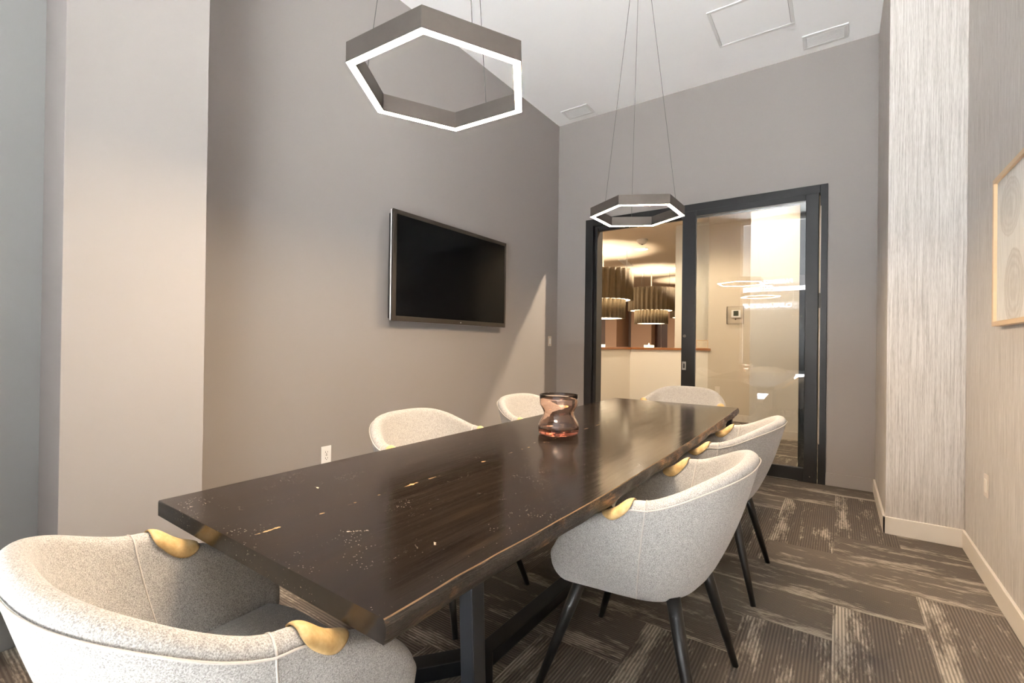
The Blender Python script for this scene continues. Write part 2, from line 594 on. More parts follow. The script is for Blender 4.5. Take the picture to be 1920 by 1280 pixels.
# ------------------------------------------------------------------ room shell
XL, YB, ZC = -2.794, 4.937, 3.838         # left wall, back wall, ceiling
XR, YC, XW = 0.259, 3.898, 0.636          # right pier side, pier front, right wall
YN = -0.9                                 # window wall behind the camera
XN = -2.615                               # near part of the left wall
WT = 0.12
WX0, WX1, WZ0, WZ1 = -1.70, 0.62, 0.06, 3.78   # window opening behind the camera
DX0, DX1, DH = -2.418, -0.085, 2.641      # door frame outer
struct(box('floor', (-9.2, YN - WT, -0.08), (1.6, 18.2, 0), M['carpet']))
struct(box('ceiling', (-3.0, YN - WT, ZC), (XW + WT, YB + 0.14, ZC + 0.1), M['white']))
struct(box('wall_left', (XL - WT, 0.6, 0), (XL, YB + 0.0, ZC), M['taupe']))
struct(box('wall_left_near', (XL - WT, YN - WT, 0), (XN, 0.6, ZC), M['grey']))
col_l = struct(box('wall_left_pier', (XL, 0.449, 0), (-2.31, 0.917, ZC), M['taupe'], bevel=0.002))
k = MB()
k.box((XL - WT, YB, 0), (DX0, YB + 0.14, ZC))
k.box((DX1, YB, 0), (XW + WT, YB + 0.14, ZC))
k.box((DX0, YB, DH), (DX1, YB + 0.14, ZC))
struct(k.build('wall_back', M['taupe']))
struct(box('wall_right_pier', (XR, YC, 0), (XW, YB, ZC), M['wallpaper'], bevel=0.003))
struct(box('wall_right', (XW, YN - WT, 0), (XW + WT, YB, ZC), M['wallpaper']))
# window wall behind the camera
k = MB()
k.box((XN, YN - WT, 0), (WX0, YN, ZC))
k.box((WX0, YN - WT, 0), (WX1, YN, WZ0))
k.box((WX0, YN - WT, WZ1), (WX1, YN, ZC))
k.box((WX1, YN - WT, 0), (XW, YN, ZC))
struct(k.build('wall_near', M['taupe']))
win = bpy.data.objects.new('window_1', None); COL.objects.link(win); win.location = ((WX0 + WX1) / 2, YN - 0.06, WZ0); struct(win)
k = MB()
hw = (WX1 - WX0) / 2; hz = WZ1 - WZ0
for xx in (-hw + 0.025, hw - 0.025):
    k.box((xx - 0.025, -0.03, 0), (xx + 0.025, 0.03, hz))
for zz in (0.025, hz - 0.025):
    k.box((-hw, -0.03, zz - 0.025), (hw, 0.03, zz + 0.025))
k.build('window_frame', M['vent_white'], win, bevel=0.003)
box('window_pane', (-hw + 0.05, -0.004, 0.05), (hw - 0.05, 0.004, hz - 0.05), M['wpane'], win)

# baseboards
BH = 0.11
def base(name, a, b, mat):
    return struct(box(name, a, b, mat, bevel=0.003))
base('baseboard_left', (XL, 0.917, 0), (XL + 0.014, YB, BH), M['taupe'])
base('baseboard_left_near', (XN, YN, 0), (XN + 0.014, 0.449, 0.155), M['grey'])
k = MB(); k.box((-2.31, 0.435, 0), (-2.296, 0.931, BH)); k.box((XN, 0.435, 0), (-2.31, 0.449, BH)); k.box((XL, 0.917, 0), (-2.31, 0.931, BH))
struct(k.build('baseboard_left_pier', M['taupe'], bevel=0.003))
k = MB(); k.box((XL, YB - 0.014, 0), (DX0, YB, BH)); k.box((DX1, YB - 0.014, 0), (XR, YB, BH))
struct(k.build('baseboard_back', M['taupe'], bevel=0.003))
k = MB(); k.box((XR - 0.014, YC - 0.014, 0), (XR, YB, BH)); k.box((XR - 0.014, YC - 0.014, 0), (XW, YC, BH))
struct(k.build('baseboard_right_pier', M['cream_trim'], bevel=0.003))
base('baseboard_right', (XW - 0.014, YN, 0), (XW, YC - 0.014, BH), M['cream_trim'])

# ------------------------------------------------------------------ sliding glass door
door = bpy.data.objects.new('door_1', None); COL.objects.link(door); door.location = ((DX0 + DX1) / 2, YB, 0); struct(door)
dx = lambda x: x - (DX0 + DX1) / 2
fr = MB()
fr.box((dx(DX0), -0.018, 0), (dx(-2.326), 0.15, DH))                   # left jamb
fr.box((dx(-2.318), 0.005, 0), (dx(-2.278), 0.15, DH - 0.10))           # inner left stop
fr.box((dx(-0.142), -0.018, 0), (dx(DX1), 0.15, DH))                   # right jamb
fr.box((dx(-0.295), 0.03, 0), (dx(-0.15), 0.15, DH))                   # pocket post seen through the glass
fr.box((dx(-2.326), -0.018, DH - 0.075), (dx(-0.142), 0.075, DH))      # header
fr.box((dx(-2.326), 0.075, DH - 0.033), (dx(-0.142), 0.15, DH))
fr.box((dx(-2.326), 0.03, DH - 0.135), (dx(-0.15), 0.075, DH - 0.075))
fr.build('door_frame', M['black_metal'], door, bevel=0.003)
box('threshold', (dx(-2.33), -0.03, 0.0), (dx(-0.10), 0.13, 0.006), M['steel'], door)
PX0, PX1, PZ0, PZ1 = -1.315, -0.150, 0.012, DH - 0.078
pan = MB()
pan.box((dx(PX0), -0.045, PZ0), (dx(-1.183), 0.0, PZ1))
pan.box((dx(-0.247), -0.045, PZ0), (dx(PX1), 0.0, PZ1))
pan.box((dx(-1.183), -0.045, PZ1 - 0.055), (dx(-0.247), 0.0, PZ1))
pan.box((dx(-1.183), -0.045, PZ0), (dx(-0.247), 0.0, 0.125))
panel = pan.build('sliding_panel', M['black_metal'], door, bevel=0.003)
gl = box('glass_pane', (dx(-1.183), -0.026, 0.125), (dx(-0.247), -0.018, PZ1 - 0.055), M['pane'], panel)
fp = MB(); fp.box((dx(-1.305), -0.049, 0.955), (dx(-1.265), -0.045, 1.04))
pull = fp.build('flush_pull', M['steel'], panel, bevel=0.002)
k = MB(); k.tube([(dx(-1.285), -0.0502, 0.975), (dx(-1.285), -0.0502, 1.02)], 0.008, 8); k.build('thumb_turn', M['slot'], panel, smooth=True)
k = MB(); k.tube([(dx(-1.284), -0.045, 1.30), (dx(-1.284), -0.053, 1.30)], 0.015, 16); k.build('lock_cylinder', M['bronze'], panel, smooth=False)
tk = MB(); tk.box((dx(-0.1385), -0.022, 0.35), (dx(-0.134), -0.018, 2.45)); tk.build('weather_strip', M['beige_plastic'], door)
k = MB(); k.box((dx(-0.146), -0.026, 1.55), (dx(-0.128), -0.018, 1.68)); k.build('strike_plate', M['bezel'], door)
for xx in (-0.20, -0.62):
    kk = MB(); kk.tube([(dx(xx), -0.045, 0.06), (dx(xx), -0.047, 0.06)], 0.005, 8); kk.build('screw', M['steel'], panel)

# ------------------------------------------------------------------ conference table
TX0, TX1, TY0, TY1, TZ, TT = -1.5547, -0.601, 0.507, 3.768, 0.75, 0.043
tcx, tcy = (TX0 + TX1) / 2, (TY0 + TY1) / 2
tab = thing('conference_table', 'long dark espresso live-edge wood conference table on black steel legs', 'table', (tcx, tcy, 0))
k = MB()
ny = 260
lx, ly = (TX1 - TX0) / 2, (TY1 - TY0) / 2
EDGE = [(0.5076, -0.6012), (0.68, -0.600), (0.77, -0.5955), (0.94, -0.587), (1.07, -0.583), (1.25, -0.576), (1.43, -0.571), (1.68, -0.5725), (1.99, -0.568), (2.40, -0.5735), (2.87, -0.576), (3.40, -0.590), (3.79, -0.600)]
def edge_x(y):
    y += tcy
    for (ya, xa), (yb_, xb) in zip(EDGE, EDGE[1:]):
        if y <= yb_:
            return xa + (xb - xa) * max(0, (y - ya) / (yb_ - ya)) - tcx
    return EDGE[-1][1] - tcx
rows = []
for i in range(ny + 1):
    y = -ly + 2 * ly * i / ny
    def wob(side, zz):
        a = noise.noise(Vector((side * 9.0, y * 4.0, 0.3))) * 0.002 + noise.noise(Vector((side * 5.0, y * 13.0, zz * 30))) * 0.002
        return a * (1.0 if i not in (0, ny) else 0.3)
    ex = edge_x(y)
    amp = min(1.0, max(0.25, (y + ly) / 0.9))
    pts = []
    for (xx, zz, fr_) in ((-lx, TZ - TT, 0.6), (-lx, TZ - 0.006, 0.4), (-lx + 0.005, TZ, 0.2)):
        pts.append((xx + wob(-1, zz) * fr_, y, zz))
    for tt in (0.25, 0.5, 0.75):
        pts.append((-lx + 2 * lx * tt, y, TZ))
    ed = []
    for q in range(7):
        u = q / 6
        zz = TZ - 0.002 - u * (TT - 0.002)
        bulge = math.sin(u * PI) * 0.005 + amp * noise.noise(Vector((y * 9, u * 1.6, 1.7))) * 0.011 * math.sin(min(1, u * 1.2) * PI * 0.5)
        ed.append((ex + wob(1, TZ) + bulge, y, zz))
    pts.append((ex + wob(1, TZ) - 0.0022, y, TZ))
    pts += ed
    rows.append(pts)
n = len(rows[0])
vs = [p for r in rows for p in r]
fs = []; mi = []
for i in range(ny):
    for j in range(n):
        j2 = (j + 1) % n
        fs.append((i * n + j, i * n + j2, (i + 1) * n + j2, (i + 1) * n + j))
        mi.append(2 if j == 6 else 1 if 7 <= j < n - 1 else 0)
fs.append(tuple(range(n))); mi.append(0)
fs.append(tuple(ny * n + j for j in range(n))[::-1]); mi.append(0)
k.add(vs, fs); k.mi = mi
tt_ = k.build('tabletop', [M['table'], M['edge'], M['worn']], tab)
# steel base: floor spine forking into two feet at each end, a leg rising from each foot
nodeY = 0.757
st = MB(); st.bar((0, -nodeY, 0.0275), (0, nodeY, 0.0275), 0.07, 0.055); st.build('floor_beam', M['steel_dark'], tab, bevel=0.003)
for sy in (-1, 1):
    for sx in (-1, 1):
        f_ = MB(); f_.bar((0.0, sy * nodeY, 0.0275), (sx * 0.452, sy * 1.345, 0.0275), 0.07, 0.055); f_.build('foot', M['steel_dark'], tab, bevel=0.003)
        l_ = MB(); l_.bar((sx * 0.452, sy * 1.345, 0.03), (sx * 0.462, sy * 1.392, TZ - TT + 0.001), 0.036, 0.040, (0, 1, 0)); l_.build('leg', M['steel_dark'], tab, bevel=0.003)
        p_ = MB(); p_.box((sx * 0.40 - 0.05, sy * 1.39 - 0.035, TZ - TT - 0.006), (sx * 0.40 + 0.05, sy * 1.39 + 0.035, TZ - TT)); p_.build('mounting_plate', M['steel_dark'], tab)

# ------------------------------------------------------------------ tub chair
TOP = [(0, -.375, .845), (.11, -.368, .843), (.205, -.337, .832), (.275, -.277, .806), (.318, -.202, .770), (.337, -.135, .746), (.341, -.075, .737), (.339, -.02, .697), (.333, .05, .668), (.322, .12, .625), (.306, .18, .570), (.290, .21, .525)]
BOT = [(0, -.212, .385), (.075, -.208, .385), (.140, -.192, .385), (.190, -.162, .385), (.222, -.122, .385), (.238, -.075, .385), (.246, -.03, .385), (.250, .015, .385), (.252, .06, .385), (.252, .105, .385), (.250, .145, .385), (.246, .17, .385)]
NK = len(TOP) - 1


def cr(keys, s):
    """Catmull-Rom through keys mirrored about s=0; s in [-1,1]"""
    a = abs(s) * NK
    i = min(int(a), NK - 1); t = a - i
    def g(q):
        if q < 0:
            p = keys[-q]; return Vector((-p[0], p[1], p[2]))
        if q > NK:
            return Vector(keys[NK]) * 2 - Vector(keys[2 * NK - q])
        return Vector(keys[q])
    p0, p1, p2, p3 = g(i - 1), g(i), g(i + 1), g(i + 2)
    r = 0.5 * ((2 * p1) + (p2 - p0) * t + (2 * p0 - 5 * p1 + 4 * p2 - p3) * t * t + (3 * p1 - p0 - 3 * p2 + p3) * t ** 3)
    if s < 0:
        r.x = -r.x
    return r


RIM = 0.027


def frame_at(s):
    T, B = cr(TOP, s), cr(BOT, s)
    e = 0.004
    d = cr(TOP, min(1, s + e)) - cr(TOP, max(-1, s - e)); d.z = 0; d.normalize()
    n_ = Vector((-d.y, d.x, 0))            # inward (towards the seat)
    if n_.dot(Vector((-T.x, 0.05 - T.y, 0))) < 0:
        n_ = -n_
    return T, B, n_


def section(s):
    """closed loop of the shell section at s, outer bottom -> rim -> inner bottom"""
    T, B, n_ = frame_at(s)
    T0 = T - Vector((0, 0, RIM))
    L = []
    nb = 7
    for q in range(nb):
        u = q / nb
        p = B.lerp(T0, u)
        bul = math.sin(min(1, u * 1.05) * PI) * 0.018 + (0.5 - abs(u - 0.5)) * 0.0
        low = -0.022 * (1 - min(1, u / 0.14)) ** 2       # rounded lower edge
        p = p - n_ * (bul + low)
        L.append(p)
    c_ = T0 + n_ * RIM
    for a in (0, 35, 65, 90, 115, 145, 180):
        t = math.radians(a)
        L.append(c_ - n_ * math.cos(t) * RIM + Vector((0, 0, math.sin(t) * RIM)))
    Ti = T0 + n_ * 2 * RIM
    Bi = B + n_ * 0.075; Bi.z = 0.40
    ni = 6
    for q in range(1, ni + 1):
        u = q / ni
        p = Ti.lerp(Bi, u)
        p = p - n_ * math.sin(u * PI) * 0.022 * min(1, max(0, (T.z - 0.5) / 0.2))
        L.append(p)
    return L, n_


def surf(s, a):
    """point and normal at arc distance a from the rim apex (outer side positive)"""
    T, B, n_ = frame_at(s)
    T0 = T - Vector((0, 0, RIM)); c_ = T0 + n_ * RIM
    q = RIM * PI / 2
    if abs(a) <= q:
        t = a / RIM
        nn = -n_ * math.sin(t) + Vector((0, 0, math.cos(t)))
        return c_ + nn * RIM, nn
    if a > 0:
        d = (B - T0).normalized()
        L = (B - T0).length
        u = 1 - (a - q) / L
        p = T0 + d * (a - q) - n_ * math.sin(min(1, u * 1.05) * PI) * 0.018
        return p, -n_
    Ti = T0 + n_ * 2 * RIM; Bi = B + n_ * 0.075; Bi.z = 0.40
    d = (Bi - Ti).normalized(); u = (-a - q) / (Bi - Ti).length
    return Ti + d * (-a - q) - n_ * math.sin(u * PI) * 0.022, n_


def make_chair(label, loc, rz):
    # local axes: forward is +Y, seat centre over the four feet
    root = thing('tub_chair', label, 'chair', loc, rz, 'upholstered tub chairs around the table')
    NS = 64
    k = MB(); loops = []
    for i in range(NS + 1):
        s = -1 + 2 * i / NS
        L, n_ = section(s)
        loops.append(L)
    m_ = len(loops[0])
    vs = [p for L in loops for p in L]; fs = []
    for i in range(NS):
        for j in range(m_):
            j2 = (j + 1) % m_
            fs.append((i * m_ + j, i * m_ + j2, (i + 1) * m_ + j2, (i + 1) * m_ + j))
    # rounded front ends of the arms
    for end, i in ((-1, 0), (1, NS)):
        L = loops[i]; cen = sum(L, Vector()) / m_
        base_i = i * m_
        prev = list(range(base_i, base_i + m_))
        for (sc, push) in ((0.86, 0.012), (0.55, 0.019)):
            st_ = len(vs)
            for p in L:
                q = cen + (p - cen) * sc; q.y += push
                vs.append(q)
            cur = list(range(st_, st_ + m_))
            for j in range(m_):
                j2 = (j + 1) % m_
                fs.append((prev[j], prev[j2], cur[j2], cur[j]))
            prev = cur
        fs.append(tuple(prev))
    k.add(vs, fs)
    shell = k.build('shell', M['fabric'], root, smooth=True, subsurf=1)
    # seat cushion
    k = MB()
    out = []
    for i in range(33):
        s = -0.985 + 1.97 * i / 32
        T, B, n_ = frame_at(s)
        u = (0.47 - B.z) / (T.z - RIM - B.z)
        p = B.lerp(T - Vector((0, 0, RIM)), max(0, min(1, u))) + n_ * 0.050
        out.append(Vector((p.x, p.y, 0)))
    fl, frr = out[0], out[-1]
    for i in range(1, 14):
        t = i / 14
        x = frr.x + (fl.x - frr.x) * t
        out.append(Vector((x, frr.y + 0.034 * (1 - (2 * t - 1) ** 4), 0)))
    cen = Vector((0, -0.02, 0))
    rings = [(0.80, .389), (0.90, .394), (0.97, .41), (1.0, .44), (1.0, .465), (0.985, .482), (0.93, .495), (0.8, .503), (0.5, .508), (0.2, .509)]
    nn = len(out); vs = []; fs = []
    for sc, z in rings:
        for p in out:
            q = cen + (p - cen) * sc
            vs.append((q.x, q.y, z))
    for i in range(len(rings) - 1):
        for j in range(nn):
            j2 = (j + 1) % nn
            fs.append((i * nn + j, i * nn + j2, (i + 1) * nn + j2, (i + 1) * nn + j))
    fs.append(tuple(range(nn))[::-1]); fs.append(tuple((len(rings) - 1) * nn + j for j in range(nn)))
    k.add(vs, fs)
    k.build('seat', M['fabric'], root, smooth=True)
    # dark underside
    k = MB(); bo = [cr(BOT, -1 + 2 * i / 40) for i in range(41)]
    cen = Vector((0, -0.02, 0))
    a = [(cen + (Vector((p.x, p.y, 0)) - cen) * 0.80) for p in bo]
    b_ = len(a)
    k.add([(p.x, p.y, .388) for p in a] + [(p.x, p.y, .41) for p in a],
          [tuple(range(b_))[::-1], tuple(range(b_, 2 * b_))] + [(j, (j + 1) % b_, b_ + (j + 1) % b_, b_ + j) for j in range(b_)])
    k.build('underside', M['slot'], root)
    # piping and panel seams
    k = MB()
    pts = []
    for i in range(81):
        s = -0.55 + 1.10 * i / 80
        p, n_ = surf(s, RIM * math.radians(82)); pts.append(p + n_ * 0.0006)
    k.tube(pts, 0.0022, 6)
    for sg in (-1, 1):
        s = sg * 5.15 / NK
        pts = []
        for i in range(40):
            aa = 0.36 - i / 39 * 0.62
            p, n_ = surf(s, aa)
            pts.append(p + n_ * 0.0004)
        pts = [p for p in pts if p.z > 0.405]
        k.tube(pts, 0.002, 6)
    k.build('piping', M['piping'], shell, smooth=True)
    # leather patches on the arm ends
    for sg in (-1, 1):
        k = MB(); nu, nv = 26, 18; vs = []; fs = []
        for i in range(nu + 1):
            t = i / nu
            s = sg * (5.80 + 1.75 * t) / NK
            wdt = 0.050 * (max(0.0, math.sin(PI * min(1, max(0, t * 0.97 + 0.015)) ** 0.72)) ** 0.45) + 0.001
            for j in range(nv + 1):
                v = -1 + 2 * j / nv
                p, n_ = surf(s, v * wdt - 0.008 * t)
                lift = 0.0015 + 0.0032 * (1 - abs(v) ** 4) * math.sin(PI * t) ** 0.4
                vs.append(p + n_ * lift)
        for i in range(nu):
            for j in range(nv):
                q = i * (nv + 1) + j
                fs.append((q, q + 1, q + nv + 2, q + nv + 1))
        k.add(vs, fs)
        o = k.build('arm_patch', M['leather'], root, smooth=True)
        sm = o.modifiers.new('solid', 'SOLIDIFY'); sm.thickness = 0.004; sm.offset = 0
    # legs
    for sx in (-1, 1):
        for sy in (-1, 1):
            k = MB()
            foot = Vector((sx * .268, sy * .272, 0.0)); top = Vector((sx * .182, sy * .150 - 0.015, .42))
            pts = [top.lerp(foot, t) for t in (0, 0.35, 0.7, 1.0)]
            k.tube(pts, [.0225, .0200, .0155, .0118], 18)
            k.build('leg', M['leg_black'], root, smooth=True).data.shade_smooth()
    return root


c0 = make_chair('oatmeal tub chair at the near end of the table, seen from behind and above', (-1.03, 0.505, 0), 0)
dup(c0, (-0.580, 1.665, 0), PI / 2, 'oatmeal tub chair right of the table, the nearer one, side and legs in view')
dup(c0, (-0.585, 2.69, 0), PI / 2, 'oatmeal tub chair on the right side of the table, the farther one beside the door')
dup(c0, (-1.535, 1.70, 0), -PI / 2, 'oatmeal tub chair against the left wall side, whose back shows left of the vase')
dup(c0, (-1.535, 2.72, 0), -PI / 2, 'oatmeal tub chair behind the vase, farther one on the left side')
dup(c0, (-1.08, 3.93, 0), PI, 'oatmeal tub chair at the far end of the table in front of the door')

# ------------------------------------------------------------------ vase
vz = thing('glass_vase', 'rose amber glass vase with a pinched waist standing on the table', 'vase', (-1.148, 2.058, TZ + 0.0005))
outer = [(0.0, 0), (0.08, 0), (0.095, 0.004), (0.1, 0.012), (0.102, 0.03), (0.101, 0.046), (0.096, 0.06), (0.085, 0.078), (0.077, 0.093), (0.0755, 0.105), (0.079, 0.12), (0.087, 0.134), (0.094, 0.145), (0.0965, 0.156), (0.0968, 0.175), (0.0968, 0.196)]
inner = [(r - 0.0042, z) for r, z in outer[::-1] if z > 0.02]
prof = outer + [(0.0958, 0.1975), (0.094, 0.1972)] + inner + [(0.08, 0.020), (0.04, 0.016), (0.0, 0.015)]
k = MB(); k.lathe(prof, 64)
k.build('vase_body', M['vase'], vz, smooth=True, weld=True)

# ------------------------------------------------------------------ hexagonal pendants
def pendant(label, cx, cy, a0, z, mids):
    root = thing('pendant_light', label, 'light', (cx, cy, z), 0, 'hexagonal ring pendants over the table')
    R_, h_, w_ = 0.301, 0.062, 0.024
    k = MB(); kl = MB()
    P = lambda r, q, zz: (r * math.cos(a0 + q * PI / 3), r * math.sin(a0 + q * PI / 3), zz)
    Ri = R_ - w_ / math.cos(PI / 6)
    loop = [(R_, 0.0), (R_, h_), (Ri, h_), (Ri, 0.0), (Ri + 0.0015, 0.0), (Ri + 0.0015, 0.004), (R_ - 0.0015, 0.004), (R_ - 0.0015, 0.0)]
    vs = []; fs = []
    for q in range(6):
        for r, zz in loop:
            vs.append(P(r, q, zz))
    m_ = len(loop)
    for q in range(6):
        q2 = (q + 1) % 6
        for j in range(m_):
            j2 = (j + 1) % m_
            fs.append((q * m_ + j, q * m_ + j2, q2 * m_ + j2, q2 * m_ + j))
    k.add(vs, fs)
    ring = k.build('ring_body', M['bronze'], root, bevel=0.0012, bseg=1)
    vs = []; fs = []
    lp = [(R_ - 0.0015, 0.0005), (R_ - 0.0015, 0.004), (Ri + 0.0015, 0.004), (Ri + 0.0015, 0.0005)]
    for q in range(6):
        for r, zz in lp:
            vs.append(P(r, q, zz))
    for q in range(6):
        q2 = (q + 1) % 6
        for j in range(4):
            j2 = (j + 1) % 4
            fs.append((q * 4 + j, q * 4 + j2, q2 * 4 + j2, q2 * 4 + j))
    kl.add(vs, fs)
    kl.build('led_diffuser', M['lit'], ring)
    zt = ZC - z
    for am in mids:
        t = math.radians(am)
        ra = R_ * math.cos(PI / 6) - w_ / 2
        kk = MB(); kk.tube([(ra * math.cos(t), ra * math.sin(t), h_), (0.03 * math.cos(t), 0.03 * math.sin(t), zt - 0.03)], 0.0013, 6)
        kk.build('cable', M['cable'], root)
    kk = MB(); kk.lathe([(0, zt - 0.03), (0.06, zt - 0.03), (0.062, zt - 0.026), (0.062, zt), (0, zt)], 32)
    kk.build('canopy', M['bronze'], root, weld=True)
    return root


pendant('bronze hexagonal ring pendant hung nearest, large in the photo, glowing underneath', -1.072, 1.113, math.radians(303.2), 2.029, (93, 213, 333))
pendant('bronze hexagonal ring pendant hung farther away, in front of the glass door', -1.084, 2.954, math.radians(269), 2.040, (239, 359, 119))

# ------------------------------------------------------------------ television on the left wall
tv = thing('television', 'black wall-mounted flat television with a dark bronze bezel', 'television', (XL + 0.012, 3.0, 1.768))
y0, y1, z0, z1 = -0.707, 0.712, -0.412, 0.414
k = MB()
k.box((0.030, y0 + 0.02, z0 + 0.02), (0.072, y1 - 0.02, z1 - 0.02)); k.build('back_housing', M['slot'], tv, bevel=0.006)
k = MB(); k.box((0.066, y0, z0), (0.084, y1, z1)); k.build('side_trim', M['silver'], tv, bevel=0.008, bseg=3)
k = MB(); k.box((0.078, y0 + 0.003, z0 + 0.003), (0.090, y1 - 0.003, z1 - 0.003)); k.build('rear_band', M['slot'], tv, bevel=0.004)
bz = MB()
b = 0.036
bz.box((0.088, y0, z0), (0.104, y0 + b, z1)); bz.box((0.088, y1 - b * 0.6, z0), (0.104, y1, z1))
bz.box((0.088, y0 + b, z1 - b * 0.9), (0.104, y1 - b * 0.6, z1)); bz.box((0.088, y0 + b, z0), (0.104, y1 - b * 0.6, z0 + b * 1.1))
bezel = bz.build('bezel', M['bezel'], tv, bevel=0.003)
box('screen', (0.088, y0 + b, z0 + b * 1.1), (0.098, y1 - b * 0.6, z1 - b * 0.9), M['screen'], tv)
box('wall_bracket', (-0.010, -0.25, -0.18), (0.032, 0.25, 0.18), M['slot'], tv)
k = MB(); k.tube([(0.104, 0.05, z0 + 0.019), (0.1055, 0.05, z0 + 0.019)], 0.006, 12); k.build('power_light', M['silver'], bezel)


# ------------------------------------------------------------------ plates
def on_left(y, z):
    return (XL, y, z)


def outlet(name, label, cat, loc, rz, mat, w=0.072, h=0.117, duplex=True):
    r = thing(name, label, cat, loc, rz)       # local +X points out of the wall
    box('face_plate', (0, -w / 2, -h / 2), (0.006, w / 2, h / 2), mat, r, bevel=0.002)
    ins = box('insert', (0.005, -0.017, -0.035), (0.008, 0.017, 0.035), mat, r, bevel=0.001)
    if duplex:
        k = MB()
        for zc in (-0.02, 0.02):
            k.box((0.0075, -0.009, zc - 0.005), (0.0084, -0.006, zc + 0.005)); k.box((0.0075, 0.006, zc - 0.004), (0.0084, 0.009, zc + 0.004))
            k.box((0.0075, -0.003, zc - 0.012), (0.0084, 0.003, zc - 0.008))
        for zc in (-0.003, 0.003):
            k.box((0.0075, -0.006, zc - 0.0012), (0.0084, 0.006, zc + 0.0012))
        k.build('slots', M['slot'], ins)
    return r


outlet('power_outlet', 'white power outlet on the taupe left wall just above the table edge', 'outlet', (XL, 1.846, 0.443), 0, M['white_plastic'])
sw = thing('light_switch', 'beige light switch on the left wall near the back corner', 'switch', (XL, 4.765, 1.235))
box('face_plate', (0, -0.036, -0.058), (0.006, 0.036, 0.058), M['beige_plastic'], sw, bevel=0.002)
box('rocker', (0.005, -0.016, -0.033), (0.010, 0.016, 0.033), M['white_plastic'], sw, bevel=0.002)
bp = thing('data_plate', 'beige wall plate low on the wallpapered right wall', 'wall plate', (XW, 3.396, 0.497), PI)
box('face_plate', (0, -0.036, -0.058), (0.006, 0.036, 0.058), M['beige_plastic'], bp, bevel=0.002)
box('cover', (0.005, -0.017, -0.034), (0.009, 0.017, 0.034), M['cream_trim'], bp, bevel=0.001)

# ------------------------------------------------------------------ framed print on the right wall
pic = thing('framed_print', 'pale abstract print in a light oak frame on the wallpapered right wall', 'picture', (XW, 3.155, 1.312))
ph, pw, pd = 0.70, 0.95, 0.035
k = MB()
k.box((-pd, -pw, 0), (0, 0, 0.022)); k.box((-pd, -pw, ph - 0.022), (0, 0, ph))
k.box((-pd, -0.022, 0.022), (0, 0, ph - 0.022)); k.box((-pd, -pw, 0.022), (0, -pw + 0.022, ph - 0.022))
k.build('frame', M['oak'], pic, bevel=0.0015)
box('print', (-0.022, -pw + 0.022, 0.022), (-0.006, -0.022, ph - 0.022), M['art'], pic)

# ------------------------------------------------------------------ ceiling fittings
ap = thing('access_panel', 'large square white access panel set in the ceiling', 'ceiling panel', (-0.595, 4.14, ZC))
k = MB()
for a in (((-0.285, -0.26, -0.008), (0.285, -0.235, 0)), ((-0.285, 0.235, -0.008), (0.285, 0.26, 0)), ((-0.285, -0.235, -0.008), (-0.26, 0.235, 0)), ((0.26, -0.235, -0.008), (0.285, 0.235, 0))):
    k.box(*a)
k.build('panel_frame', M['vent_white'], ap, bevel=0.002)
box('panel_door', (-0.257, -0.232, -0.005), (0.257, 0.232, 0), M['white'], ap)
k = MB(); k.box((0.257, -0.232, -0.0055), (0.26, 0.232, 0)); k.build('gap', M['vent_dark'], ap)


def vent(label, x, y):
    r = thing('air_vent', label, 'vent', (x, y, ZC), 0, 'ceiling air vents')
    w, d = 0.162, 0.109
    k = MB()
    k.box((-w, -d, -0.010), (w, -d + 0.03, 0)); k.box((-w, d - 0.03, -0.010), (w, d, 0))
    k.box((-w, -d + 0.03, -0.010), (-w + 0.03, d - 0.03, 0)); k.box((w - 0.03, -d + 0.03, -0.010), (w, d - 0.03, 0))
    k.build('vent_frame', M['vent_white'], r, bevel=0.003)
    box('duct', (-w + 0.03, -d + 0.03, -0.002), (w - 0.03, d - 0.03, 0), M['vent_dark'], r)
    for i in range(7):
        yy = -d + 0.042 + i * (2 * d - 0.084) / 6
        kk = MB(); kk.bar((-w + 0.03, yy, -0.006), (w - 0.03, yy, -0.006), 0.0125, 0.0025, (0, 0.35, 1)); kk.build('slat', M['vent_white'], r)
    return r


vent('white slatted air vent on the ceiling beside the square panel, right of the cables', -0.113, 4.735)
vent('white slatted air vent on the ceiling in the left back corner, left of the cables', -2.442, 4.732)

# ------------------------------------------------------------------ lobby beyond the door
LZ, LY = 3.35, 17.5
struct(box('trim_fill_housing', (-8.05, 6.95, 3.305), (-6.35, 12.05, LZ), M['white_plastic'], bevel=0.004))   # made-up housing around the unseen lobby fill light
struct(box('ceiling_lobby', (-9.0, YB + 0.14, LZ), (1.5, LY + 0.1, LZ + 0.1), M['lobby_ceiling']))
struct(box('wall_lobby_back', (-9.0, LY, 0), (1.5, LY + 0.12, LZ), M['lobby_mauve']))
struct(box('wall_lobby_left', (-9.12, YB + 0.14, 0), (-9.0, LY, LZ), M['lobby_mauve']))
struct(box('wall_lobby_right', (1.5, YB + 0.14, 0), (1.62, LY, LZ), M['lobby_cream']))
k = MB(); k.box((-9.0, YB + 0.02, 0), (XL - WT, YB + 0.14, LZ)); k.box((XW + WT, YB + 0.02, 0), (1.5, YB + 0.14, LZ)); struct(k.build('wall_lobby_front', M['lobby_cream']))
struct(box('wall_lobby_tan', (-1.772, 8.2, 0), (-0.3, 8.32, LZ), M['lobby_tan']))
struct(box('wall_lobby_near', (-0.985, 7.03, 0), (1.5, 8.2, LZ), M['lobby_cream']))
struct(box('wall_lobby_pale', (-2.40, 8.5, 0), (-1.70, 8.62, LZ), M['lobby_pale']))
struct(box('wall_half', (-3.23, 8.2, 0), (-1.772, 8.32, 1.125), M['lobby_cream']))
struct(box('wall_half_left', (-3.23, 5.6, 0), (-3.11, 8.2, 1.125), M['lobby_cream']))
